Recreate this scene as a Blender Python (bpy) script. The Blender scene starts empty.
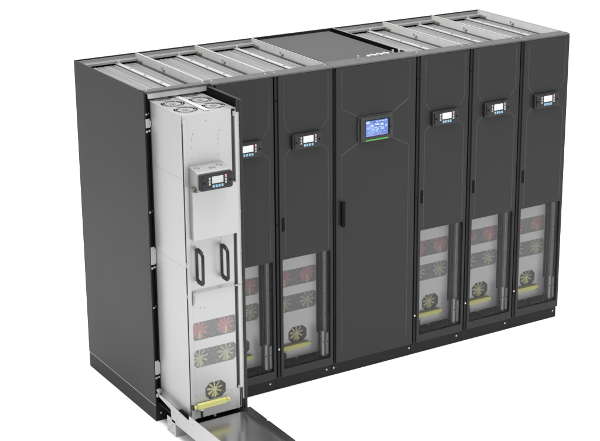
import bpy, bmesh, math, random
from mathutils import Vector, Matrix
random.seed(4)
S = bpy.context.scene
C = S.collection
PI = math.pi
H, D, WM, WC, HP = 2.0, 0.965, 0.4088, 0.6069, 0.1
X = [0, WM, 2*WM, 3*WM, 3*WM+WC, 4*WM+WC, 5*WM+WC]
W = 6*WM+WC

# ------------------------------------------------------------------ materials
def mat(name, col, rough=0.5, metal=0.0, spec=0.5, var=0.0, vscale=6.0, bump=0.0, bscale=900.0, emit=None, estr=0.0, rvar=0.0, stretch=None):
    m = bpy.data.materials.new(name); m.use_nodes = True
    nt = m.node_tree; b = nt.nodes['Principled BSDF']
    b.inputs['Base Color'].default_value = (*col, 1)
    b.inputs['Roughness'].default_value = rough
    b.inputs['Metallic'].default_value = metal
    b.inputs['Specular IOR Level'].default_value = spec
    tc = nt.nodes.new('ShaderNodeTexCoord')
    src = tc.outputs['Object']
    if stretch:
        mp = nt.nodes.new('ShaderNodeMapping'); mp.inputs['Scale'].default_value = stretch
        nt.links.new(src, mp.inputs['Vector']); src = mp.outputs['Vector']
    if var > 0 or rvar > 0:
        n = nt.nodes.new('ShaderNodeTexNoise'); n.inputs['Scale'].default_value = vscale; n.inputs['Detail'].default_value = 6
        nt.links.new(src, n.inputs['Vector'])
        if var > 0:
            r = nt.nodes.new('ShaderNodeMapRange')
            r.inputs['From Min'].default_value = 0.3; r.inputs['From Max'].default_value = 0.7
            r.inputs['To Min'].default_value = 1-var; r.inputs['To Max'].default_value = 1+var
            nt.links.new(n.outputs['Fac'], r.inputs['Value'])
            mx = nt.nodes.new('ShaderNodeVectorMath'); mx.operation = 'SCALE'
            mx.inputs[0].default_value = col
            nt.links.new(r.outputs['Result'], mx.inputs['Scale'])
            nt.links.new(mx.outputs['Vector'], b.inputs['Base Color'])
        if rvar > 0:
            r = nt.nodes.new('ShaderNodeMapRange')
            r.inputs['From Min'].default_value = 0.3; r.inputs['From Max'].default_value = 0.7
            r.inputs['To Min'].default_value = max(0, rough-rvar); r.inputs['To Max'].default_value = rough+rvar
            nt.links.new(n.outputs['Fac'], r.inputs['Value'])
            nt.links.new(r.outputs['Result'], b.inputs['Roughness'])
    if bump > 0:
        n2 = nt.nodes.new('ShaderNodeTexNoise'); n2.inputs['Scale'].default_value = bscale; n2.inputs['Detail'].default_value = 2
        nt.links.new(tc.outputs['Object'], n2.inputs['Vector'])
        bp = nt.nodes.new('ShaderNodeBump'); bp.inputs['Strength'].default_value = bump; bp.inputs['Distance'].default_value = 0.0006
        nt.links.new(n2.outputs['Fac'], bp.inputs['Height'])
        nt.links.new(bp.outputs['Normal'], b.inputs['Normal'])
    if emit:
        b.inputs['Emission Color'].default_value = (*emit, 1); b.inputs['Emission Strength'].default_value = estr
    return m

M = {}
M['paint']  = mat('black_powder_coat', (0.0162,0.0162,0.0166), 0.48, 0, 0.2, var=0.06, vscale=2.2, rvar=0.02, bump=0.35, bscale=700)
M['trim']   = mat('highlit_trim_coat', (0.027,0.027,0.028), 0.4, 0, 0.3, var=0.1, vscale=8)  # door coat made lighter to paint the highlight along the pressed ridges
M['side']   = mat('grey_powder_coat', (0.0150,0.0150,0.0153), 0.48, 0, 0.2, var=0.06, vscale=2.2, rvar=0.02, bump=0.35, bscale=700)
M['plinth'] = mat('plinth_coat', (0.0095,0.0095,0.0098), 0.5, 0, 0.14, var=0.1, bump=0.3, bscale=700)
M['slotg']  = mat('slot_shade_steel', (0.035,0.035,0.036), 0.5, 0, 0.3, var=0.1)
M['black']  = mat('black_steel', (0.003,0.003,0.003), 0.6, 0, 0.07)
M['stile']  = mat('stile_steel', (0.010,0.010,0.0105), 0.5, 0, 0.15)
M['rim']    = mat('rim_coat', (0.062,0.062,0.062), 0.55, 0, 0.3, var=0.05, bump=0.3)
M['galv']   = mat('galvanised_roof', (0.165,0.165,0.165), 0.42, 0.35, 0.5, var=0.34, vscale=5, rvar=0.12, stretch=(14,0.25,1))
M['flangeg']= mat('galvanised_flange', (0.19,0.19,0.19), 0.42, 0.3, 0.5, var=0.08, vscale=12)
M['wall']   = mat('roof_wall_sheet', (0.50,0.50,0.50), 0.45, 0.1, 0.4, var=0.05, vscale=10)
M['tedge']  = mat('tray_edge_plate', (0.17,0.17,0.175), 0.2, 0.9, 0.5, var=0.05, vscale=5, rvar=0.05)
M['galvl']  = mat('galvanised_bright', (0.36,0.36,0.36), 0.4, 0.2, 0.5, var=0.06, vscale=12)
M['strip']  = mat('zinc_strip', (0.33,0.33,0.325), 0.35, 0.3, 0.5, var=0.05, vscale=12)
M['steel']  = mat('module_sheet', (0.355,0.355,0.357), 0.36, 0.4, 0.4, var=0.025, vscale=4, rvar=0.06)
M['steel3'] = mat('module_top_sheet', (0.27,0.27,0.272), 0.35, 0.4, 0.4, var=0.05, vscale=10)
M['steel2'] = mat('bracket_sheet', (0.235,0.235,0.235), 0.4, 0.2, 0.4, var=0.05, vscale=12)
M['post']   = mat('flange_sheet', (0.25,0.25,0.255), 0.4, 0.3, 0.4, var=0.05, vscale=12)
M['plate']  = mat('tray_plate', (0.54,0.54,0.545), 0.20, 0.95, 0.5, var=0.05, vscale=5, rvar=0.05)
M['plastic']= mat('black_plastic', (0.010,0.010,0.011), 0.38, 0, 0.3, bump=0.1)
M['bezel']  = mat('bezel_plastic', (0.022,0.022,0.023), 0.35, 0, 0.28, bump=0.1)
M['yellow'] = mat('yellow_plastic', (0.45,0.435,0.155), 0.45, 0, 0.35, var=0.03)
M['paleyel']= mat('fan_blade_plastic', (0.46,0.44,0.22), 0.5, 0, 0.3, var=0.04)
M['red']    = mat('red_fan_plastic', (0.42,0.045,0.055), 0.5, 0, 0.3, var=0.05)
M['brass']  = mat('brass_screw', (0.30,0.27,0.235), 0.35, 0.5, 0.5, var=0.15, vscale=80)
M['lugs']   = mat('dark_brass', (0.12,0.10,0.085), 0.4, 0.5, 0.5, var=0.3, vscale=60)
M['screw']  = mat('zinc_screw', (0.40,0.40,0.39), 0.3, 0.4, 0.5, var=0.05, vscale=60)
M['roofc']  = mat('dark_roof_coat', (0.040,0.040,0.0405), 0.55, 0, 0.25, var=0.04, vscale=4, bump=0.3)
M['white']  = mat('white_plastic', (0.40,0.40,0.39), 0.5, 0, 0.4, var=0.03)
M['lcd']    = mat('lit_display', (0.2,0.2,0.2), 0.3, 0, 0.3, emit=(0.93,0.95,0.95), estr=0.62, var=0.02)
M['lcddim'] = mat('faint_glow_display', (0.33,0.34,0.34), 0.3, 0, 0.3, emit=(0.93,0.95,0.95), estr=0.12, var=0.02)  # grey display with a faint glow added to lift its tone
M['keyblue']= mat('blue_key', (0.20,0.34,0.44), 0.4, 0, 0.3, var=0.03)
M['keygrey']= mat('grey_key', (0.33,0.33,0.33), 0.4, 0, 0.3, var=0.03)
M['keyred'] = mat('red_key', (0.46,0.22,0.23), 0.4, 0, 0.3, var=0.03)
M['green']  = mat('green_light_bar', (0.02,0.1,0.02), 0.3, 0, 0.3, emit=(0.09,0.42,0.05), estr=0.9, var=0.02)
M['gfx']    = mat('screen_graphic_white', (0.1,0.1,0.1), 0.3, 0, 0.3, emit=(0.55,0.72,1.0), estr=0.85, var=0.02)
M['gfx2']   = mat('screen_graphic_cyan', (0.1,0.1,0.1), 0.3, 0, 0.3, emit=(0.28,0.5,0.92), estr=0.85, var=0.02)
M['gfx3']   = mat('screen_graphic_violet', (0.1,0.1,0.1), 0.3, 0, 0.3, emit=(0.3,0.25,0.75), estr=0.8, var=0.02)

def mat_screen():
    m = bpy.data.materials.new('touchscreen_glow'); m.use_nodes = True
    nt = m.node_tree; b = nt.nodes['Principled BSDF']
    b.inputs['Base Color'].default_value = (0.02,0.02,0.03,1); b.inputs['Roughness'].default_value = 0.2
    b.inputs['Specular IOR Level'].default_value = 0.2
    tc = nt.nodes.new('ShaderNodeTexCoord'); n = nt.nodes.new('ShaderNodeTexNoise'); n.inputs['Scale'].default_value = 14
    nt.links.new(tc.outputs['Object'], n.inputs['Vector'])
    cr = nt.nodes.new('ShaderNodeValToRGB')
    cr.color_ramp.elements[0].position = 0.35; cr.color_ramp.elements[0].color = (0.10,0.19,0.66,1)
    cr.color_ramp.elements[1].position = 0.7; cr.color_ramp.elements[1].color = (0.26,0.44,0.88,1)
    nt.links.new(n.outputs['Fac'], cr.inputs['Fac']); nt.links.new(cr.outputs['Color'], b.inputs['Emission Color'])
    b.inputs['Emission Strength'].default_value = 0.9
    return m
M['screen'] = mat_screen()

def mat_glass():
    m = bpy.data.materials.new('smoked_window'); m.use_nodes = True
    nt = m.node_tree; nt.nodes.clear()
    out = nt.nodes.new('ShaderNodeOutputMaterial')
    tr = nt.nodes.new('ShaderNodeBsdfTransparent'); tr.inputs['Color'].default_value = (0.905,0.905,0.908,1)
    gl = nt.nodes.new('ShaderNodeBsdfGlossy'); gl.inputs['Roughness'].default_value = 0.06
    gl.inputs['Color'].default_value = (0.8,0.8,0.8,1)
    fr = nt.nodes.new('ShaderNodeFresnel'); fr.inputs['IOR'].default_value = 1.18
    mx = nt.nodes.new('ShaderNodeMixShader')
    nt.links.new(fr.outputs['Fac'], mx.inputs['Fac']); nt.links.new(tr.outputs['BSDF'], mx.inputs[1]); nt.links.new(gl.outputs['BSDF'], mx.inputs[2])
    nt.links.new(mx.outputs['Shader'], out.inputs['Surface'])
    return m
M['glass'] = mat_glass()

def mat_perf(name, radius, scale=135):
    # perforated sheet: round holes on a regular pitch in the sheet's own coordinates
    m = bpy.data.materials.new(name); m.use_nodes = True
    nt = m.node_tree; b = nt.nodes['Principled BSDF']; out = nt.nodes['Material Output']
    b.inputs['Base Color'].default_value = (0.40,0.40,0.40,1); b.inputs['Roughness'].default_value = 0.45; b.inputs['Metallic'].default_value = 0.15
    tc = nt.nodes.new('ShaderNodeTexCoord'); sp = nt.nodes.new('ShaderNodeSeparateXYZ'); cb = nt.nodes.new('ShaderNodeCombineXYZ')
    nt.links.new(tc.outputs['Object'], sp.inputs[0])
    a = nt.nodes.new('ShaderNodeMath'); a.operation = 'ADD'; s = nt.nodes.new('ShaderNodeMath'); s.operation = 'SUBTRACT'
    for k in (a, s):
        nt.links.new(sp.outputs['X'], k.inputs[0]); nt.links.new(sp.outputs['Z'], k.inputs[1])
    nt.links.new(a.outputs[0], cb.inputs['X']); nt.links.new(s.outputs[0], cb.inputs['Y'])
    v = nt.nodes.new('ShaderNodeTexVoronoi'); v.voronoi_dimensions = '2D'; v.inputs['Scale'].default_value = scale; v.inputs['Randomness'].default_value = 0
    nt.links.new(cb.outputs[0], v.inputs['Vector'])
    lt = nt.nodes.new('ShaderNodeMath'); lt.operation = 'LESS_THAN'; lt.inputs[1].default_value = radius
    nt.links.new(v.outputs['Distance'], lt.inputs[0])
    tr = nt.nodes.new('ShaderNodeBsdfTransparent'); mx = nt.nodes.new('ShaderNodeMixShader')
    nt.links.new(lt.outputs[0], mx.inputs['Fac']); nt.links.new(b.outputs[0], mx.inputs[1]); nt.links.new(tr.outputs[0], mx.inputs[2])
    nt.links.new(mx.outputs[0], out.inputs['Surface'])
    return m
M['perf'] = mat_perf('perforated_sheet', 0.455)
M['perf2'] = mat_perf('open_perforated_sheet', 0.53)

# ------------------------------------------------------------------ mesh helpers
class B:
    def __init__(s): s.bm = bmesh.new()
    def box(s, x0, x1, y0, y1, z0, z1, bev=0.0):
        t = bmesh.new()
        bmesh.ops.create_cube(t, size=1)
        for v in t.verts:
            v.co = Vector(((x0+x1)/2+v.co.x*(x1-x0), (y0+y1)/2+v.co.y*(y1-y0), (z0+z1)/2+v.co.z*(z1-z0)))
        if bev > 0: bmesh.ops.bevel(t, geom=list(t.edges), offset=bev, segments=2, profile=0.5, affect='EDGES')
        s.add(t); return s
    def add(s, t):
        me = bpy.data.meshes.new('t'); t.to_mesh(me); t.free(); s.bm.from_mesh(me); bpy.data.meshes.remove(me)
    def addmesh(s, me): s.bm.from_mesh(me); return s
    def prism(s, pts, y0, y1, bev=0.0, axis='y'):
        # polygon in XZ (axis y), XY (axis z) or YZ (axis x), extruded from y0 to y1
        t = bmesh.new()
        f = {'y': lambda a,b,c: (a,c,b), 'z': lambda a,b,c: (a,b,c), 'x': lambda a,b,c: (c,a,b)}[axis]
        lo = [t.verts.new(f(a,b,y0)) for a,b in pts]; hi = [t.verts.new(f(a,b,y1)) for a,b in pts]
        n = len(pts); t.faces.new(lo); t.faces.new(hi)
        for i in range(n): t.faces.new((lo[i], lo[(i+1)%n], hi[(i+1)%n], hi[i]))
        bmesh.ops.recalc_face_normals(t, faces=t.faces)
        if bev > 0: bmesh.ops.bevel(t, geom=list(t.edges), offset=bev, segments=2, profile=0.5, affect='EDGES')
        s.add(t); return s
    def disc(s, c, r, h0, h1, axis='y', n=20, bev=0.0):
        pts = [(c[0]+r*math.cos(2*PI*i/n), c[1]+r*math.sin(2*PI*i/n)) for i in range(n)]
        return s.prism(pts, h0, h1, bev, axis)
    def ring(s, c, r0, r1, h0, h1, axis='y', n=28):
        t = bmesh.new()
        f = {'y': lambda a,b,q: (a,q,b), 'z': lambda a,b,q: (a,b,q), 'x': lambda a,b,q: (q,a,b)}[axis]
        R = []
        for r, h in ((r0,h0),(r1,h0),(r1,h1),(r0,h1)):
            R.append([t.verts.new(f(c[0]+r*math.cos(2*PI*i/n), c[1]+r*math.sin(2*PI*i/n), h)) for i in range(n)])
        for k in range(4):
            a, b = R[k], R[(k+1)%4]
            for i in range(n): t.faces.new((a[i], a[(i+1)%n], b[(i+1)%n], b[i]))
        bmesh.ops.recalc_face_normals(t, faces=t.faces); s.add(t); return s
    def tube(s, path, r, n=8):
        t = bmesh.new(); rings = []
        P = [Vector(p) for p in path]
        for i, p in enumerate(P):
            d = (P[min(i+1,len(P)-1)]-P[max(i-1,0)]).normalized()
            u = d.orthogonal().normalized() if not rings else None
            if u is None:
                u = pu - d*pu.dot(d); u.normalize()
            pu = u; w = d.cross(u)
            rings.append([t.verts.new(p+r*(math.cos(2*PI*k/n)*u+math.sin(2*PI*k/n)*w)) for k in range(n)])
        for a, b in zip(rings, rings[1:]):
            for k in range(n): t.faces.new((a[k], a[(k+1)%n], b[(k+1)%n], b[k]))
        t.faces.new(rings[0]); t.faces.new(rings[-1])
        bmesh.ops.recalc_face_normals(t, faces=t.faces); s.add(t); return s

def rrect(x0, x1, z0, z1, r=0.0, n=4):
    if r <= 0: return [(x0,z0),(x1,z0),(x1,z1),(x0,z1)]
    o = []
    for cx, cz, a in ((x1-r,z0+r,-PI/2),(x1-r,z1-r,0),(x0+r,z1-r,PI/2),(x0+r,z0+r,PI)):
        for i in range(n+1):
            t = a+PI/2*i/n; o.append((cx+r*math.cos(t), cz+r*math.sin(t)))
    return o
def chamf(x0, x1, z0, z1, c):
    return [(x0+c,z0),(x1-c,z0),(x1,z0+c),(x1,z1-c),(x1-c,z1),(x0+c,z1),(x0,z1-c),(x0,z0+c)]
def circ(cx, cz, r, n=32): return [(cx+r*math.cos(2*PI*i/n), cz+r*math.sin(2*PI*i/n)) for i in range(n)]
def plate(outline, holes, h0, h1, bev=0.0, axis='y'):
    # sheet with real openings: a filled 2-D curve, extruded and bevelled, turned into a mesh
    cu = bpy.data.curves.new('t','CURVE'); cu.dimensions = '2D'; cu.fill_mode = 'BOTH'
    cu.extrude = abs(h1-h0)/2-bev; cu.bevel_depth = bev; cu.bevel_resolution = 1; cu.offset = -bev
    for pl in [outline]+holes:
        sp = cu.splines.new('POLY'); sp.points.add(len(pl)-1); sp.use_cyclic_u = True
        for p, q in zip(sp.points, pl): p.co = (q[0], q[1], 0, 1)
    o = bpy.data.objects.new('t', cu); C.objects.link(o)
    dg = bpy.context.evaluated_depsgraph_get(); dg.update()
    me = bpy.data.meshes.new_from_object(o.evaluated_get(dg))
    bpy.data.objects.remove(o); bpy.data.curves.remove(cu)
    mid = (h0+h1)/2
    for v in me.vertices:
        x, y, z = v.co
        v.co = (x, mid-z, y) if axis == 'y' else (x, y, mid+z)
    b = B(); b.addmesh(me); bpy.data.meshes.remove(me)
    return b

ORG = {}
def thing(name, label, cat, loc=(0,0,0), group=None, org=(0,0,0)):
    o = bpy.data.objects.new(name, None); C.objects.link(o); o.empty_display_size = 0.1
    o.location = loc; o['label'] = label; o['category'] = cat
    if group: o['group'] = group
    ORG[o] = Vector(org)
    return o
def root(o):
    while o.parent: o = o.parent
    return o
def obj(name, b, m, parent, smooth=False, label=None):
    me = bpy.data.meshes.new(name)
    if parent is not None:
        bmesh.ops.translate(b.bm, verts=b.bm.verts, vec=-ORG.get(root(parent), Vector()))
    b.bm.to_mesh(me); b.bm.free(); me.materials.append(M[m])
    if smooth:
        for p in me.polygons: p.use_smooth = True
    o = bpy.data.objects.new(name, me); C.objects.link(o)
    if parent is not None: o.parent = parent
    if label: o['label'] = label
    return o
def kids(o): return [c for c in bpy.data.objects if c.parent == o]
def copy_tree(o, parent=None, skip=()):
    c = o.copy(); C.objects.link(c); c.parent = parent
    for ch in kids(o):
        if ch.name.split('.')[0] in skip: continue
        copy_tree(ch, c, skip)
    return c

# ------------------------------------------------------------------ shared details
def controller(x0, x1, z0, z1, yb, yf, parent, disp='lcd'):
    """small black control unit: domed body, display, keys, end screws"""
    w, h = x1-x0, z1-z0
    c = obj('controller', B().prism(chamf(x0,x1,z0,z1,0.008), yf+0.006, yb, 0.004)
            .prism(chamf(x0+0.012,x1-0.012,z0+0.008,z1-0.007,0.010), yf, yf+0.012, 0.004), 'plastic', parent)
    y = yf
    fx = lambda f: x0+f*w
    fz = lambda f: z0+f*h
    obj('display', B().box(fx(.345),fx(.685),y-0.0025,y+0.002,fz(.42),fz(.83),0.001), disp, c)
    for i in range(4):
        a = .355+.088*i
        obj('key', B().box(fx(a),fx(a+.062),y-0.003,y+0.002,fz(.17),fz(.33),0.001), 'keyblue', c, label='light blue key below the display')
    for i in range(3):
        obj('key', B().box(fx(.245),fx(.295),y-0.003,y+0.002,fz(.34+.17*i),fz(.46+.17*i),0.001), 'keygrey', c)
    for i in range(3):
        obj('key', B().box(fx(.735),fx(.785),y-0.003,y+0.002,fz(.34+.17*i),fz(.46+.17*i+(.06 if i == 2 else 0)),0.001), 'keyred' if i == 2 else 'keygrey', c,
            label='red key above the grey ones' if i == 2 else None)
    for f in (.115, .9):
        obj('screw', B().disc((fx(f),fz(.5)), 0.006, y-0.0015, y+0.002, n=12), 'black', c)
    return c

def bead(b, pts, y):
    # low pressed ridge with sloping flanks along the polyline
    t = bmesh.new(); n = len(pts); rows = []
    for i, (x, z) in enumerate(pts):
        a = Vector((pts[max(i-1,0)][0], pts[max(i-1,0)][1])); c = Vector((pts[min(i+1,n-1)][0], pts[min(i+1,n-1)][1]))
        d = (c-a).normalized(); p = Vector((-d.y, d.x))
        rows.append([t.verts.new((x+p.x*o, y+h, z+p.y*o)) for o, h in ((-.0042,0.0004),(-.0018,-.0016),(.0018,-.0016),(.0042,0.0004))])
    for a, c in zip(rows, rows[1:]):
        for k in range(4): t.faces.new((a[k], a[(k+1)%4], c[(k+1)%4], c[k]))
    t.faces.new(rows[0]); t.faces.new(rows[-1])
    bmesh.ops.recalc_face_normals(t, faces=t.faces)
    b.add(t)

def make_door(parent):
    x0, x1, z0, z1 = 0.0285, 0.4035, 0.085, 1.9875
    win = rrect(0.048, 0.386, 0.135, 0.852, 0.006)
    b = plate(rrect(x0,x1,z0,z1,0.004), [win], -0.0215, -0.0015, 0.003)
    yb = -0.0215
    tr_ = B()
    for s in (0, 1):
        f = (lambda x: x) if not s else (lambda x: 0.436-x)
        bead(tr_, [(f(.066),1.965),(f(.066),1.70),(f(.069),1.688),(f(.105),1.638)], yb)
        bead(tr_, [(f(.105),1.535),(f(.069),1.503),(f(.066),1.49),(f(.066),0.875)], yb)
    # return flanges behind the sheet and a seal round the window
    b.box(x0+.004,x0+.012,-0.0015,0.012,z0+.004,z1-.004)
    d = obj('door', b, 'paint', parent)
    obj('pressed_trim', tr_, 'trim', d)
    obj('window_pane', B().box(0.046,0.388,-0.012,-0.009,0.133,0.854), 'glass', d)
    h = B().box(0.042,0.062,-0.0235,-0.016,1.034,1.12,0.002)
    obj('handle', h, 'black', d)
    return d

GAPS = {}
def bolt(x, y, z, parent, r=0.0062, name='bolt', m='screw'):
    return obj(name, B().disc((x,z), r, y-0.004, y+0.003, n=12, bev=0.001), m, parent)
def topscrew(x, y, z, parent, r=0.007, m='screw', h=0.006, name='screw'):
    return obj(name, B().disc((x,y), r, z-0.002, z+h, axis='z', n=10, bev=0.001), m, parent)

def roof_module(p, first=False, last=False, cap=True):
    """recessed ribbed steel roof of a module cabinet"""
    xl = 0.011 if first else 0.007
    xr = WM-0.021 if last else WM-0.0105
    # rim
    yb = 0.078 if cap else 0.058
    obj('roof_rim', B().box(0.0004,WM-(0.0045 if last else 0.0004),-0.0218 if cap else 0.001,yb,1.9885,H,0.003 if cap else 0.0015), 'rim', p)
    obj('roof_back_rim', B().box(0.0008,WM-0.0008,D-0.012,D,1.90,H), 'stile', p)
    obj('roof_flange', B().box(xl,xr,D-0.065,D-0.0125,1.962,1.976,0.001).box(xl,xr,D-0.0165,D-0.0125,1.9765,1.993), 'flangeg', p)
    if not first: obj('roof_divider', B().box(0.0005,0.0065,yb+.001,D-0.0125,1.93,H+0.0005), 'strip', p)
    wall = obj('roof_wall', B().box(xr,xr+0.0095,yb+.001,D-0.0125,1.93,H-0.003,0.0006), 'wall', p)
    obj('roof_contact_shade', B().box(xr-0.017,xr-0.0004,yb+.001,D-0.093,1.9495,1.9528), 'slotg', p)  # dark strip standing in for the contact shade at the wall foot
    obj('roof_edge', B().box(xr+0.0008,xr+0.0098,yb+.0005,D-0.013,H-0.0028,H+0.0012), 'strip', p)
    # ribbed panel: stepped profile across X, run along Y
    prof = [xl]
    pts = [(xl,1.951)]
    x = xl+0.022
    while x < xr-0.04:
        pts += [(x,1.951),(x+0.004,1.9532),(x+0.011,1.9532),(x+0.015,1.951)]
        x += 0.034
    pts += [(xr-0.022,1.951),(xr-0.020,1.949),(xr,1.949),(xr,1.9475),(xl,1.9475)]
    obj('roof_panel', B().prism(pts, yb+.001, D-0.066, axis='y'), 'galv', p)
    st = obj('roof_strip', B().box(0.243,0.272,yb+.001,D-0.055,1.9565,1.9625,0.0012), 'strip', p)
    for y in (0.30,0.52,0.72): obj('screw', B().disc((0.2575,y),0.0065,1.961,1.9665,axis='z',n=10), 'brass', st)
    obj('screw', B().disc((0.2575,D-0.075),0.008,1.961,1.980,axis='z',n=10), 'screw', st)
    for dy, dz in ((0,0),(0.03,0.012),(0.012,-0.014)):
        obj('screw', B().disc((0.545+dy,1.972+dz*.6),0.006,xr-0.006,xr+0.001,axis='x',n=10), 'brass', wall)
    obj('corner_bracket', B().box(xr-0.015,xr-0.0003,D-0.09,D-0.067,1.957,1.975,0.002).box(xr-0.012,xr-.0003,D-0.115,D-0.091,1.96,1.972,0.002), 'brass', p)
    for x in (0.03, WM-0.03):
        topscrew(x, 0.028, H, p, 0.006, 'screw', 0.005)

def power_cabinet(name, label, x0, open_door=False, first=False, last=False):
    c = thing(name, label, 'cabinet', (x0,0,0), 'ups cabinets standing in one row')
    e0, e1 = 0.0008, WM-0.0008
    # plinth with feet line and bolt
    obj('plinth', B().box(e0, e1, 0.002, D-0.002, 0.0, HP, 0.0015), 'plinth', c)
    if first: bolt(0.032, 0.002, 0.05, c)
    # frame: posts, back, floor, ceiling
    fr = B()
    lx = 0.0105 if first else e0
    fr.box(lx,0.025,0.004,0.05,HP+.001,1.987).box(0.0285,0.036,0.0,0.06,HP+.001,1.956)
    fr.box(WM-0.014,e1-(.012 if last else 0),0.004,0.05,HP+.001,1.987)
    fr.box(lx,e1-(.012 if last else 0),D-0.03,D-0.013,HP+.001,1.899)
    fr.box(lx,0.014,0.051,D-0.031,HP+.001,1.90)
    fr.box(WM-0.014,e1-(.012 if last else 0),0.051,D-0.031,HP+.001,1.90)
    obj('frame', fr, 'black', c)
    obj('base_plate', B().box(0.023,WM-0.015,0.07,D-0.031,HP+.001,0.1405).box(0.032,WM-0.0145,0.004,0.069,HP+.001,0.128), 'black', c)
    obj('crossbar', B().box(0.030,WM-0.0145,0.004,0.008,1.957,1.9875,0.0008).box(0.030,WM-0.0145,0.0085,0.05,1.957,1.960,0.0006), 'galvl', c)
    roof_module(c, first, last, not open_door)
    if not open_door:
        # lock stile beside the door
        st = obj('stile', B().box(0.008,0.0255,-0.014,0.0035,0.085,1.9875,0.0015), 'stile', c)
        for z in (1.842, 1.08):
            obj('lock_hole', B().disc((0.0165,z),0.0052,-0.0155,-0.0135,n=12), 'black', st)
        obj('screw', B().disc((0.0165,0.275),0.0062,-0.018,-0.0135,n=12), 'screw', st)
    return c

# ------------------------------------------------------------------ setting
fl = B(); fl.disc((1.5,4), 60, -0.05, 0.0, axis='z', n=96)
M['floor'] = mat('white_studio_floor', (0.97,0.97,0.97), 0.9, 0, 0.1, var=0.01, vscale=2)
o = obj('floor', fl, 'floor', None); o['kind'] = 'structure'

# ------------------------------------------------------------------ cabinets
def door_set(c, bolts=()):
    d = make_door(c)
    controller(0.110, 0.314, 1.532, 1.628, -0.0215, -0.05, d)
    ch = obj('side_channel', B().box(0.364,0.385,0.024,0.05,0.13,1.9,0.001), 'post', c)
    for z in (0.42,0.56,0.66,0.76): obj('screw', B().disc((0.374,z),0.003,0.022,0.025,n=8), 'black', ch)
    obj('side_liner', B().box(0.352,0.3625,0.052,0.056,0.13,1.9), 'slotg', c)
    # slide brackets low on the right behind the window
    for a in ((0.338,0.354,0.003,0.021,0.15,0.315,0.001),(0.370,0.386,0.003,0.021,0.15,0.30,0.001)):
        sb = obj('slide_bracket', B().box(*a), 'post', c)
        obj('screw', B().disc(((a[0]+a[1])/2,0.24),0.004,0.0005,0.004,n=10), 'black', sb)
    for a in ((0.19,0.275,0.006,0.022,0.1285,0.148,0.002),(0.09,0.11,0.010,0.02,0.1285,0.15,0.002),(0.30,0.31,0.010,0.02,0.1285,0.165,0.002)): obj('floor_bracket', B().box(*a), 'stile', c)
    for x in bolts: bolt(x, 0.002, 0.05, c)
    return d

c1 = power_cabinet('power_cabinet', 'leftmost black cabinet with its door swung open and plain grey left side wall', 0, True, True)
obj('side_panel', B().box(0.0,0.010,0.0,D,HP+0.0035,H,0.0012), 'side', c1)
obj('plinth_trim', B().box(-0.0008,0.009,0.004,D-.003,HP+0.0002,HP+0.0032), 'strip', c1)
d1 = make_door(c1)
hx, hy = 0.388, -0.022
d1.matrix_local = Matrix.Translation((hx,hy,0)) @ Matrix.Rotation(PI/2,4,'Z') @ Matrix.Translation((-hx-0.0,0.0015,0))
obj('door_liner', B().box(0.04,0.395,-0.001,0.002,0.86,1.985), 'black', d1)
for z0, z1, m in ((1.795,1.845,'strip'),(0.985,1.09,'strip'),(0.30,0.385,'strip')):
    hb = obj('hinge_bracket', B().box(0.006,0.030,-0.004,0.0185,z0,z1,0.001).box(0.0305,0.0362,-0.006,-0.0005,z0+.005,z1-.01,0.001), 'galvl', c1)
    obj('bolt', B().disc((0.012,z0-0.022),0.007,-0.002,0.004,n=10).disc((0.027,z0-0.018),0.006,-0.002,0.02,n=10), 'screw', hb)
for z in (1.872,1.30,0.72,0.20):
    obj('bolt', B().disc((0.012,z),0.0055,-0.002,0.004,n=10).disc((0.028,z+0.003),0.005,0.005,0.02,n=10), 'screw', c1)

c2 = power_cabinet('power_cabinet', 'closed black cabinet partly hidden behind the pulled-out silver module', X[1])
door_set(c2, (WM-0.04,))
NAMES = [(2, 'closed black windowed cabinet directly left of the wide cabinet with the touchscreen'),
         (4, 'closed black windowed cabinet directly right of the wide cabinet with the touchscreen'),
         (5, 'closed black windowed cabinet second from the right end of the row'),]
for i, lab in NAMES:
    c = copy_tree(c2); ORG[c] = Vector()
    c.location = (X[i],0,0); c['label'] = lab
c6 = power_cabinet('power_cabinet', 'closed black windowed cabinet at the right end of the row', X[6], last=True)
door_set(c6, (WM-0.03,))
obj('side_panel', B().box(WM-0.010,WM,0.0,D,HP+0.0035,H,0.0012), 'side', c6)

# wide centre cabinet with the touchscreen
cc = thing('control_cabinet', 'wide black cabinet in the middle with colour touchscreen and green light bar', 'cabinet', (X[3],0,0), 'ups cabinets standing in one row')
obj('plinth', B().box(0.0015, WC-0.0015, 0.001, D-0.002, 0.0, HP, 0.0015), 'plinth', cc)
bolt(0.012, 0.001, 0.05, cc); bolt(WC-0.015, 0.001, 0.05, cc)
obj('frame', B().box(0.001,0.03,0.004,D-0.013,HP+.001,1.94).box(WC-0.03,WC-0.001,0.004,D-0.013,HP+.001,1.94).box(0.031,WC-0.031,D-0.03,D-0.013,HP+.001,1.94).box(0.031,WC-0.031,0.004,D-0.031,HP+.001,0.13), 'black', cc)
obj('stile', B().box(0.008,0.0165,-0.010,0.0035,0.085,1.9875,0.0015), 'stile', cc)
db = plate(rrect(0.0185,WC-0.005,0.085,1.9875,0.004), [], -0.0215, -0.0015, 0.004)
tr_ = B()
for s in (0, 1):
    f = (lambda x: x) if not s else (lambda x: 0.609-x)
    bead(tr_, [(f(.057),1.972),(f(.057),1.745),(f(.061),1.733),(f(.175),1.668)], -0.0215)
    bead(tr_, [(f(.178),1.505),(f(.062),1.441),(f(.057),1.43),(f(.057),0.16)], -0.0215)
dc = obj('door', db, 'paint', cc)
obj('pressed_trim', tr_, 'trim', dc)
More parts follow.
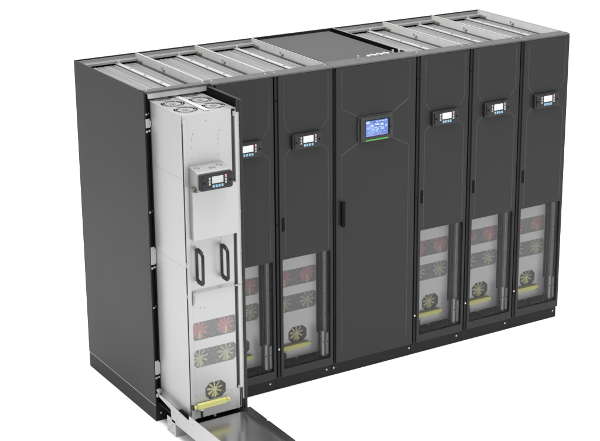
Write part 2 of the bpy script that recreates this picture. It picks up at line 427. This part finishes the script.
obj('handle', B().box(0.046,0.072,-0.045,-0.036,0.99,1.157,0.004).box(0.050,0.068,-0.037,-0.0205,1.125,1.15,0.003).box(0.050,0.068,-0.037,-0.0205,0.995,1.012,0.003).box(0.052,0.066,-0.037,-0.0205,1.0,1.14,0.002), 'black', dc)
bz = B()
bz.prism([(.170,1.512),(.425,1.507),(.427,1.60),(.420,1.668),(.172,1.668),(.166,1.60)], -0.032, -0.0215, 0.004)
bz.prism([(.182,1.509),(.398,1.506),(.398,1.662),(.182,1.662)], -0.044, -0.030, 0.005)
bz.prism([(.400,1.512),(.424,1.516),(.4255,1.59),(.400,1.572)], -0.0375, -0.030, 0.003)
sc = obj('touchscreen', bz, 'bezel', dc)
obj('screen_well', B().box(.214,.392,-0.0452,-0.0435,1.5365,1.642,0.0005), 'black', sc)
obj('display', B().box(.217,.379,-0.0462,-0.045,1.540,1.6375), 'screen', sc)
g = B(); y0, y1 = -0.0472, -0.0461
g.box(.219,.242,y0,y1,1.623,1.635)                       # header mark
for k in range(4): g.box(.290+.021*k,.304+.021*k,y0,y1,1.627,1.632)
g.box(.252,.272,y0,y1,1.600,1.612); g.box(.282,.314,y0,y1,1.606,1.616); g.box(.326,.344,y0,y1,1.600,1.614)
g.box(.250,.348,y0,y1,1.590,1.593); g.box(.250,.2525,y0,y1,1.5935,1.608); g.box(.320,.3225,y0,y1,1.5935,1.612)
obj('screen_graphic', g, 'gfx', sc)
g = B()
g.box(.224,.243,y0,y1,1.585,1.600); g.box(.258,.280,y0,y1,1.573,1.585); g.box(.288,.312,y0,y1,1.571,1.584); g.box(.322,.352,y0,y1,1.574,1.587); g.box(.356,.372,y0,y1,1.588,1.607)
g.box(.222,.375,y0,y1,1.618,1.6195)
for k in range(5): g.box(.226+.029*k,.246+.029*k,y0,y1,1.561,1.566)
obj('screen_graphic', g, 'gfx2', sc)
g = B()
for k, (a, h) in enumerate(((.240,.010),(.258,.006),(.300,.012),(.318,.009),(.338,.005))): g.box(a,a+.013,y0,y1,1.545,1.545+h)
obj('screen_graphic', g, 'gfx3', sc)
obj('light_bar', B().box(.218,.380,-0.0475,-0.0435,1.5125,1.5195,0.0012), 'green', sc)
# its roof: flat dark lid sunk between dark rims
obj('roof_rim', B().box(0.0006,WC-0.0006,-0.0225,0.105,1.9885,H,0.003), 'rim', cc)
obj('roof_back_rim', B().box(0.001,WC-0.001,D-0.012,D,1.90,H), 'stile', cc)
for a in (0.001,WC-0.009): obj('roof_wall', B().box(a,a+.008,0.106,D-0.0125,1.953,H), 'black', cc)
obj('roof_tray', B().box(0.001,WC-0.001,0.004,D-0.0125,1.9405,1.952).box(0.001,WC-0.001,0.098,0.1045,1.9525,1.988), 'black', cc)
lid = obj('roof_lid', B().box(0.012,WC-0.045,0.122,D-0.04,1.956,1.990,0.003), 'roofc', cc)
for x, y in ((0.03,D-0.03),(0.45,D-0.03),(0.50,D-0.03)): topscrew(x, y, 1.952, cc, 0.006, 'screw', 0.03)
for x, y in ((WC-0.025,0.85),(WC-0.025,0.50),(WC-0.025,0.38),(WC-0.025,0.17),(WC-0.05,0.10)): topscrew(x, y, 1.952 if y > .11 else H, cc, 0.007, 'brass' if y < .2 else 'screw', 0.02)
for x, y in ((0.235,0.07),(0.505,0.095),(0.548,0.09),(0.592,0.04)):
    topscrew(x, y, H, cc, 0.007, 'screw', 0.022, 'clip')
tb = B()
for k in range(7): tb.box(0.312+.0235*k,0.331+.0235*k,0.082+(.006 if k % 2 else 0),0.100,H-0.001,H+0.011+(.004 if k % 2 else 0),0.003)
obj('terminal_block', tb, 'white', cc)

# ------------------------------------------------------------------ power module (front face at local y = 0)
ZB = 0.155
pm = thing('power_module', 'tall silver power module pulled out of the open leftmost cabinet', 'power module', (0.006,-0.378,ZB-0.002), 'power modules in the cabinets', org=(0,0,ZB))
ZT = 1.945
body = B()
for a, b_ in ((ZB,1.0741),(1.0747,1.5841),(1.5847,ZT)): body.box(0.034,0.038,0.0055,0.88,a,b_,0.0004)
body.box(0.362,0.366,0.0055,0.88,ZB,ZT).box(0.0385,0.3615,0.876,0.88,ZB,ZT-.004).box(0.0385,0.3615,0.0055,0.8755,ZB,ZB+0.004)
body = obj('body', body, 'steel', pm)
obj('top_panel', plate(rrect(0.0385,0.3615,0.0055,0.8755), [circ(cx,cy,0.067) for cx in (0.118,0.288) for cy in (0.115,0.27,0.425)], ZT-0.0035, ZT, 0, 'z'), 'steel3', pm)
for cx in (0.118,0.288):
    for cy in (0.115,0.27,0.425):
        f = obj('fan', B().box(cx-0.066,cx+0.066,cy-0.066,cy+0.066,ZT-0.05,ZT-0.028), 'slotg', pm)
        gd = B()
        gd.ring((cx,cy), 0.020, 0.044, ZT-0.004, ZT-0.001, 'z'); gd.ring((cx,cy), 0.0545, 0.0565, ZT-0.002, ZT+0.001, 'z')
        for k in range(4):
            a = PI/4+k*PI/2
            gd.tube([(cx+0.016*math.cos(a),cy+0.016*math.sin(a),ZT),(cx+0.068*math.cos(a),cy+0.068*math.sin(a),ZT)], 0.002, 6)
        obj('fan_guard', gd, 'steel3', f)
        ro = B()
        for k in range(7):
            a = 2*PI*k/7; pr = []
            for r, da in ((0.02,-.25),(0.055,-.1),(0.055,.55),(0.02,.35)): pr.append((cx+r*math.cos(a+da), cy+r*math.sin(a+da)))
            ro.prism(pr, ZT-0.016, ZT-0.012, 0, 'z')
        ro.disc((cx,cy),0.022,ZT-0.02,ZT-0.008,'z')
        obj('rotor', ro, 'galvl', f)
        obj('hub', B().disc((cx,cy),0.017,ZT-0.003,ZT+0.003,'z'), 'steel2', f)
        obj('screw', B().disc((cx,cy),0.006,ZT+0.002,ZT+0.006,'z',10), 'brass', f)
obj('top_strip', B().box(0.190,0.220,0.03,0.80,ZT+0.0005,ZT+0.0045,0.001), 'galvl', pm)
# front panel with real openings
RW = rrect(0.066,0.333,0.634,0.742,0.014)
YW = chamf(0.066,0.333,0.467,0.575,0.017)
BW = chamf(0.131,0.262,0.254,0.358,0.028)
fp = plate(rrect(0.0605,0.3345,ZB,ZT,0.001), [RW,YW,BW], 0.0, 0.004, 0.0006)
front = obj('front_panel', fp, 'steel', pm)
def offset_poly(p, s):
    cx = sum(a for a,_ in p)/len(p); cz = sum(b for _,b in p)/len(p)
    return [(cx+(a-cx)*s, cz+(b-cz)*s) for a,b in p]
for pl, m, lab in ((RW,'perf','perforated grille over the two red fans'),(YW,'perf','perforated grille over the two pale yellow fans'),(BW,'perf2','open grille over the single bottom fan')):
    obj('grille', B().prism(offset_poly(pl,0.997), 0.0012, 0.0022), m, front, label=lab)
obj('fan_backing', B().box(0.042,0.355,0.030,0.033,0.22,0.78), 'black', pm)
def front_fan(cx, cz, r, m, nb, wid, lab):
    f = obj('fan', B().ring((cx,cz), r+0.001, r+0.004, 0.010, 0.024).box(cx-r,cx+r,0.0245,0.0275,cz-r,cz+r), 'stile', pm, label=lab)
    ro = B()
    for k in range(nb):
        a = 2*PI*k/nb+0.2
        u = Vector((math.cos(a),0,math.sin(a))); w = Vector((-math.sin(a),0,math.cos(a)))
        t = bmesh.new()
        pts = []
        for rr, ww, ya in ((0.013,wid*.55,.002),(r*.6,wid*.85,.003),(r*.97,wid*.9,.004)):
            pts.append((u*rr-w*ww+Vector((0,0.010+ya*.8,0)), u*rr+w*ww+Vector((0,0.010-ya*.3,0))))
        for yy in (0, 0.003):
            vs = [[t.verts.new(Vector((cx,yy,cz))+q) for q in pr] for pr in pts]
            for p0, p1 in zip(vs, vs[1:]): t.faces.new((p0[0],p0[1],p1[1],p1[0]))
        ro.add(t)
    ro.disc((cx,cz),0.014,0.006,0.016,bev=0.002)
    obj('rotor', ro, m, f)
    obj('fan_stem', B().box(cx-0.005,cx+0.005,0.0035,0.0085,cz-r,cz-0.008,0.001), 'yellow', f)
for cx, lab in ((0.107,'left red fan'),(0.273,'right red fan')): front_fan(cx, 0.690, 0.053, 'red', 9, 0.0108, lab)
for cx, lab in ((0.107,'left pale yellow fan'),(0.276,'right pale yellow fan')): front_fan(cx, 0.522, 0.053, 'paleyel', 9, 0.0060, lab)
front_fan(0.196, 0.308, 0.050, 'paleyel', 9, 0.0060, 'single bottom fan')
# flanges and the dark slot
obj('front_flange', B().box(0.0375,0.060,-0.006,0.005,ZB,1.925,0.001).box(0.0385,0.060,0.0,0.005,1.9252,ZT), 'steel', pm)
obj('edge_seal', B().box(0.0347,0.0372,-0.001,0.005,ZB+.03,1.922), 'stile', pm)
obj('slot', B().box(0.3348,0.3505,0.004,0.0052,0.285,1.918), 'slotg', pm)
obj('lower_corner', B().box(0.3348,0.352,-0.001,0.004,ZB,0.284,0.0006), 'steel', pm)
pf = obj('mounting_flange', B().box(0.351,0.369,-0.010,0.012,0.285,1.922,0.001), 'steel', pm)
pf2 = obj('mounting_flange', B().box(0.3695,0.3795,-0.006,0.012,0.21,1.922,0.001), 'post', pm)
for z in (1.86,1.76,1.57,1.35,1.12,0.93,0.72,0.52,0.33): obj('screw', B().disc((0.3765,z),0.003,-0.0078,-0.005,n=8), 'screw', pf2)
obj('latch', B().box(0.340,0.358,-0.012,0.0,1.905,1.93,0.003), 'brass', pm)
obj('latch', B().box(0.338,0.356,-0.010,0.0,0.286,0.302,0.003), 'brass', pm)
obj('latch', B().box(0.330,0.366,-0.014,-0.003,0.915,0.925,0.002), 'brass', pm)
# cover plate under the controller
cv = B().box(0.068,0.345,-0.036,-0.033,1.24,1.533,0.0008).box(0.068,0.0705,-0.0325,-0.0005,1.24,1.533).box(0.071,0.345,-0.0325,-0.0005,1.2405,1.2425).box(0.071,0.345,-0.0325,-0.0005,1.5305,1.5328)
cv = obj('cover_plate', cv, 'steel', pm)
obj('screw', B().disc((-0.016,1.28),0.005,0.0655,0.0685,axis='x',n=10), 'brass', cv)
# controller on its bracket
br = obj('controller_bracket', B().prism([(-0.0005,1.534),(-0.0005,1.657),(-0.090,1.643),(-0.095,1.637),(-0.095,1.534)],0.068,0.274,0.0015,'x'), 'steel2', pm)
for x, y in ((0.090,-0.03),(0.105,-0.045),(0.225,-0.03),(0.24,-0.045)): obj('screw', B().disc((x,y),0.005,1.646,1.658,'z',10), 'brass', br)
obj('connector', B().box(0.165,0.200,-0.062,-0.048,1.645,1.655,0.002), 'brass', br)
obj('connector', B().box(0.048,0.0675,-0.085,-0.040,1.5335,1.556,0.003).box(0.056,0.0675,-0.100,-0.087,1.5335,1.546,0.003), 'lugs', br)
controller(0.076,0.277,1.541,1.634,-0.0952,-0.120,pm,'lcddim')
# two handles
for cx, zc in ((0.100,1.085),(0.256,1.082)):
    hb = B(); zt, zb = zc+0.098, zc-0.098
    for sx in (0,):
        out = [(-0.0005,zt-.002),(-0.0005,zb+.006),(-0.020,zb-.006),(-0.066,zb-0.006),(-0.084,zb+0.012),(-0.084,zt-0.024),(-0.064,zt-0.002),(-0.022,zt+0.008)]
        inn = [(-0.011,zt-.022),(-0.011,zb+.024),(-0.022,zb+.016),(-0.062,zb+0.016),(-0.067,zb+0.022),(-0.067,zt-0.034),(-0.058,zt-0.022),(-0.022,zt-.014)]
        t_ = plate([(b_,a_) for a_,b_ in out], [[(b_,a_) for a_,b_ in inn]], 0, 0.013, 0.002, 'z')
        for v in t_.bm.verts: v.co = (cx-0.008+v.co.z, v.co.y, v.co.x)
        bmesh.ops.recalc_face_normals(t_.bm, faces=t_.bm.faces)
        me_ = bpy.data.meshes.new('t'); t_.bm.to_mesh(me_); hb.addmesh(me_); bpy.data.meshes.remove(me_)
    h = obj('handle', hb, 'plastic', pm)
    obj('screw', B().disc((cx,-0.022),0.005,zt+0.004,zt+0.0075,'z',10), 'screw', h)
# ledge
lg = B().prism([(-0.0005,0.938),(-0.013,0.926),(-0.013,0.923),(-0.0005,0.923)], 0.066, 0.325, 0, 'x')
obj('ledge', lg, 'steel2', pm)
obj('ledge_bracket', B().box(0.066,0.0705,-0.012,-0.0005,0.852,0.9225,0.001).box(0.071,0.080,-0.004,-0.0005,0.86,0.905,0.001), 'post', pm)
for x, z in ((0.09,1.70),(0.09,1.76),(0.09,1.80),(0.09,1.815),(0.25,1.70),(0.25,1.76),(0.25,1.79),(0.25,1.81),(0.115,0.825),(0.14,0.825),(0.255,1.215),(0.255,1.20),(0.30,0.276),(0.075,0.300)):
    obj('screw', B().disc((x,z),0.0034,-0.0015,0.001,n=8), 'post', pm)
for x, z in ((0.10,1.835),(0.26,1.835),(0.18,1.90)): obj('screw', B().disc((x,z),0.004,-0.002,0.001,n=8), 'brass', pm)
obj('screw', B().box(0.0345,0.0374,-0.0065,0.0,1.905,1.93).box(0.0345,0.0374,-0.0065,0.0,1.08,1.11).box(0.0345,0.0374,-0.0065,0.0,0.90,0.92), 'brass', pm)
# yellow locking bar
yb = obj('locking_bar', B().box(0.048,0.283,-0.020,-0.0005,0.222,0.240,0.002).box(0.070,0.250,-0.030,-0.008,0.221,0.252,0.002).box(0.255,0.270,-0.026,-0.010,0.240,0.250,0.002), 'yellow', pm)
obj('end_cap', B().box(0.037,0.0475,-0.022,-0.0005,0.221,0.250,0.002), 'plastic', yb)
obj('plunger', B().disc((0.090,-0.028),0.008,0.173,0.2195,'z',12,0.002), 'plastic', yb)
obj('plunger_collar', B().disc((0.090,-0.028),0.010,0.214,0.2198,'z',12), 'white', yb)
obj('runner', B().box(0.06,0.08,0.06,0.86,ZB-0.012,ZB-0.0003).box(0.31,0.33,0.06,0.86,ZB-0.012,ZB-0.0003), 'black', pm)
obj('foot', B().box(0.185,0.197,0.002,0.02,0.1385,ZB-0.0003,0.001), 'steel2', pm)

for i, lab in ((1,'silver module behind the window of the cabinet partly hidden by the pulled-out module'),
               (2,'silver module behind the window of the cabinet left of the touchscreen cabinet'),
               (4,'silver module behind the window of the cabinet right of the touchscreen cabinet'),
               (5,'silver module behind the window of the second cabinet from the right end'),
               (6,'silver module behind the window of the cabinet at the right end')):
    q = copy_tree(pm, None, skip=('controller','controller_bracket','handle','cover_plate','mounting_flange','latch'))
    q.location = (X[i]+0.006, 0.074, ZB-0.002); q['label'] = lab
    for f in kids(q):                                   # fans stopped at different angles
        for ro in kids(f):
            if f.name.startswith('fan') and ro.name.startswith('rotor'):
                bb = [Vector(b) for b in ro.bound_box]; ce = sum(bb, Vector())/8
                if ce.z < 1.2: ro.matrix_local = Matrix.Translation(ce) @ Matrix.Rotation(random.uniform(0, PI),4,'Y') @ Matrix.Translation(-ce)

# ------------------------------------------------------------------ extension tray in front of the open cabinet
tr = thing('extension_tray', 'glossy dark steel slide tray with pale side rail under the pulled-out module', 'slide tray', (0.2,-0.6,0))
ORG[tr] = Vector((0.2,-0.6,0))
TZ = 0.138
ol = [(0.012,-1.30),(0.362,-1.30),(0.362,-0.405),(0.012,-0.405)]
tp = obj('tray_plate', B().prism(ol, TZ-0.004, TZ, 0.0006, 'z'), 'plate', tr)
def edge_strip():
    x0, x1 = 0.3622, 0.413
    pts = [(x0,-1.30),(x1,-1.30)]
    for y in (-0.915,-0.60):
        pts += [(x1,y-0.02),(x1-0.007,y-0.02),(x1-0.007,y),(x1,y)]
    pts += [(x1,-0.402),(x0,-0.402)]
    return pts
obj('under_tray_shade', B().box(0.012,0.362,-0.4045,-0.005,0.118,0.128), 'black', tr)  # black sheet added to darken the void under the module
obj('edge_plate', B().prism(edge_strip(), TZ+0.010, TZ+0.016, 0.0006, 'z').box(0.3622,0.3640,-1.30,-0.402,TZ-.004,TZ+0.0098).box(0.407,0.4125,-1.30,-0.403,0.085,TZ+0.0095), 'tedge', tr)
rail = B().prism([(-1.30,0.085),(-0.20,0.085),(-0.19,0.155),(-0.02,0.178),(-0.02,0.193),(-0.16,0.193),(-0.415,0.174),(-0.428,0.207),(-1.30,0.212)], 0.004, 0.009, 0.0008, 'x')
rail.box(0.0092,0.030,-1.30,-0.21,TZ+0.0005,TZ+0.006)
rl = obj('side_rail', rail, 'steel', tr)
for y, z in ((-0.47,0.17),(-0.26,0.12),(-0.30,0.17),(-0.22,0.15),(-0.75,0.17)): obj('bolt', B().disc((y,z),0.005,0.001,0.005,'x',10), 'screw', rl)
obj('rail_stop', B().box(0.0105,0.03,-0.36,-0.28,TZ+.0065,0.188,0.003), 'black', tr)
obj('roller', B().box(0.006,0.024,-0.04,-0.012,0.1935,0.216,0.003).disc((-0.03,0.18),0.010,-0.004,0.003,'x',12), 'post', tr)
ft = obj('support_foot', B().box(0.004,0.0075,-0.247,-0.14,0.0,0.1,0.0006).box(0.0078,0.084,-0.247,-0.244,0.0,0.088,0.0006).box(0.0078,0.084,-0.2435,-0.14,0.0,0.003).box(0.0078,0.084,-0.2435,-0.14,0.085,0.088), 'steel', tr)
for y, z in ((-0.165,0.07),(-0.165,0.02),(-0.215,0.07),(-0.215,0.02),(-0.19,0.045)): obj('bolt', B().disc((y,z),0.004,0.0015,0.0045,'x',8), 'post', ft)

# ------------------------------------------------------------------ camera
cam = bpy.data.cameras.new('camera'); co = bpy.data.objects.new('camera', cam); C.objects.link(co)
az, el, ro = 0.5716974759, -0.3076379895, 0.0015449757
fw = Vector((math.sin(az)*math.cos(el), math.cos(az)*math.cos(el), math.sin(el)))
rt = Vector((math.cos(az), -math.sin(az), 0)); up = rt.cross(fw)
c_, s_ = math.cos(ro), math.sin(ro)
r2 = c_*rt+s_*up; u2 = -s_*rt+c_*up
m3 = Matrix((r2, u2, -fw)).transposed()
co.matrix_world = Matrix.Translation((-3.518721470828315, -7.535197842971436, 4.025687012515358)) @ m3.to_4x4()
cam.sensor_width = 36; cam.sensor_fit = 'HORIZONTAL'; cam.lens = 1535.1156746/600*36
cam.shift_x = -45.8808/600; cam.shift_y = -25.3886/600
cam.clip_start = 0.1; cam.clip_end = 300
S.camera = co

# ------------------------------------------------------------------ light: white studio, soft boxes
w = bpy.data.worlds.new('World'); S.world = w; w.use_nodes = True
w.node_tree.nodes['Background'].inputs['Color'].default_value = (1,1,1,1)
w.node_tree.nodes['Background'].inputs['Strength'].default_value = 1.06
def area(name, loc, target, size, power):
    l = bpy.data.lights.new(name, 'AREA'); l.shape = 'DISK'; l.size = size; l.energy = power
    o = bpy.data.objects.new(name, l); C.objects.link(o); o.location = loc
    o.rotation_euler = (Vector(target)-Vector(loc)).to_track_quat('-Z','Y').to_euler()
area('top_softbox', (0.6,-1.3,8.5), (1.2,-0.3,0), 7, 1200)
area('right_softbox', (9,-5,4.5), (2.8,0,1.2), 3.5, 110)
S.view_settings.view_transform = 'Standard'; S.view_settings.look = 'None'
S.view_settings.exposure = 0; S.view_settings.gamma = 1
S.cycles.max_bounces = 8; S.cycles.transparent_max_bounces = 16
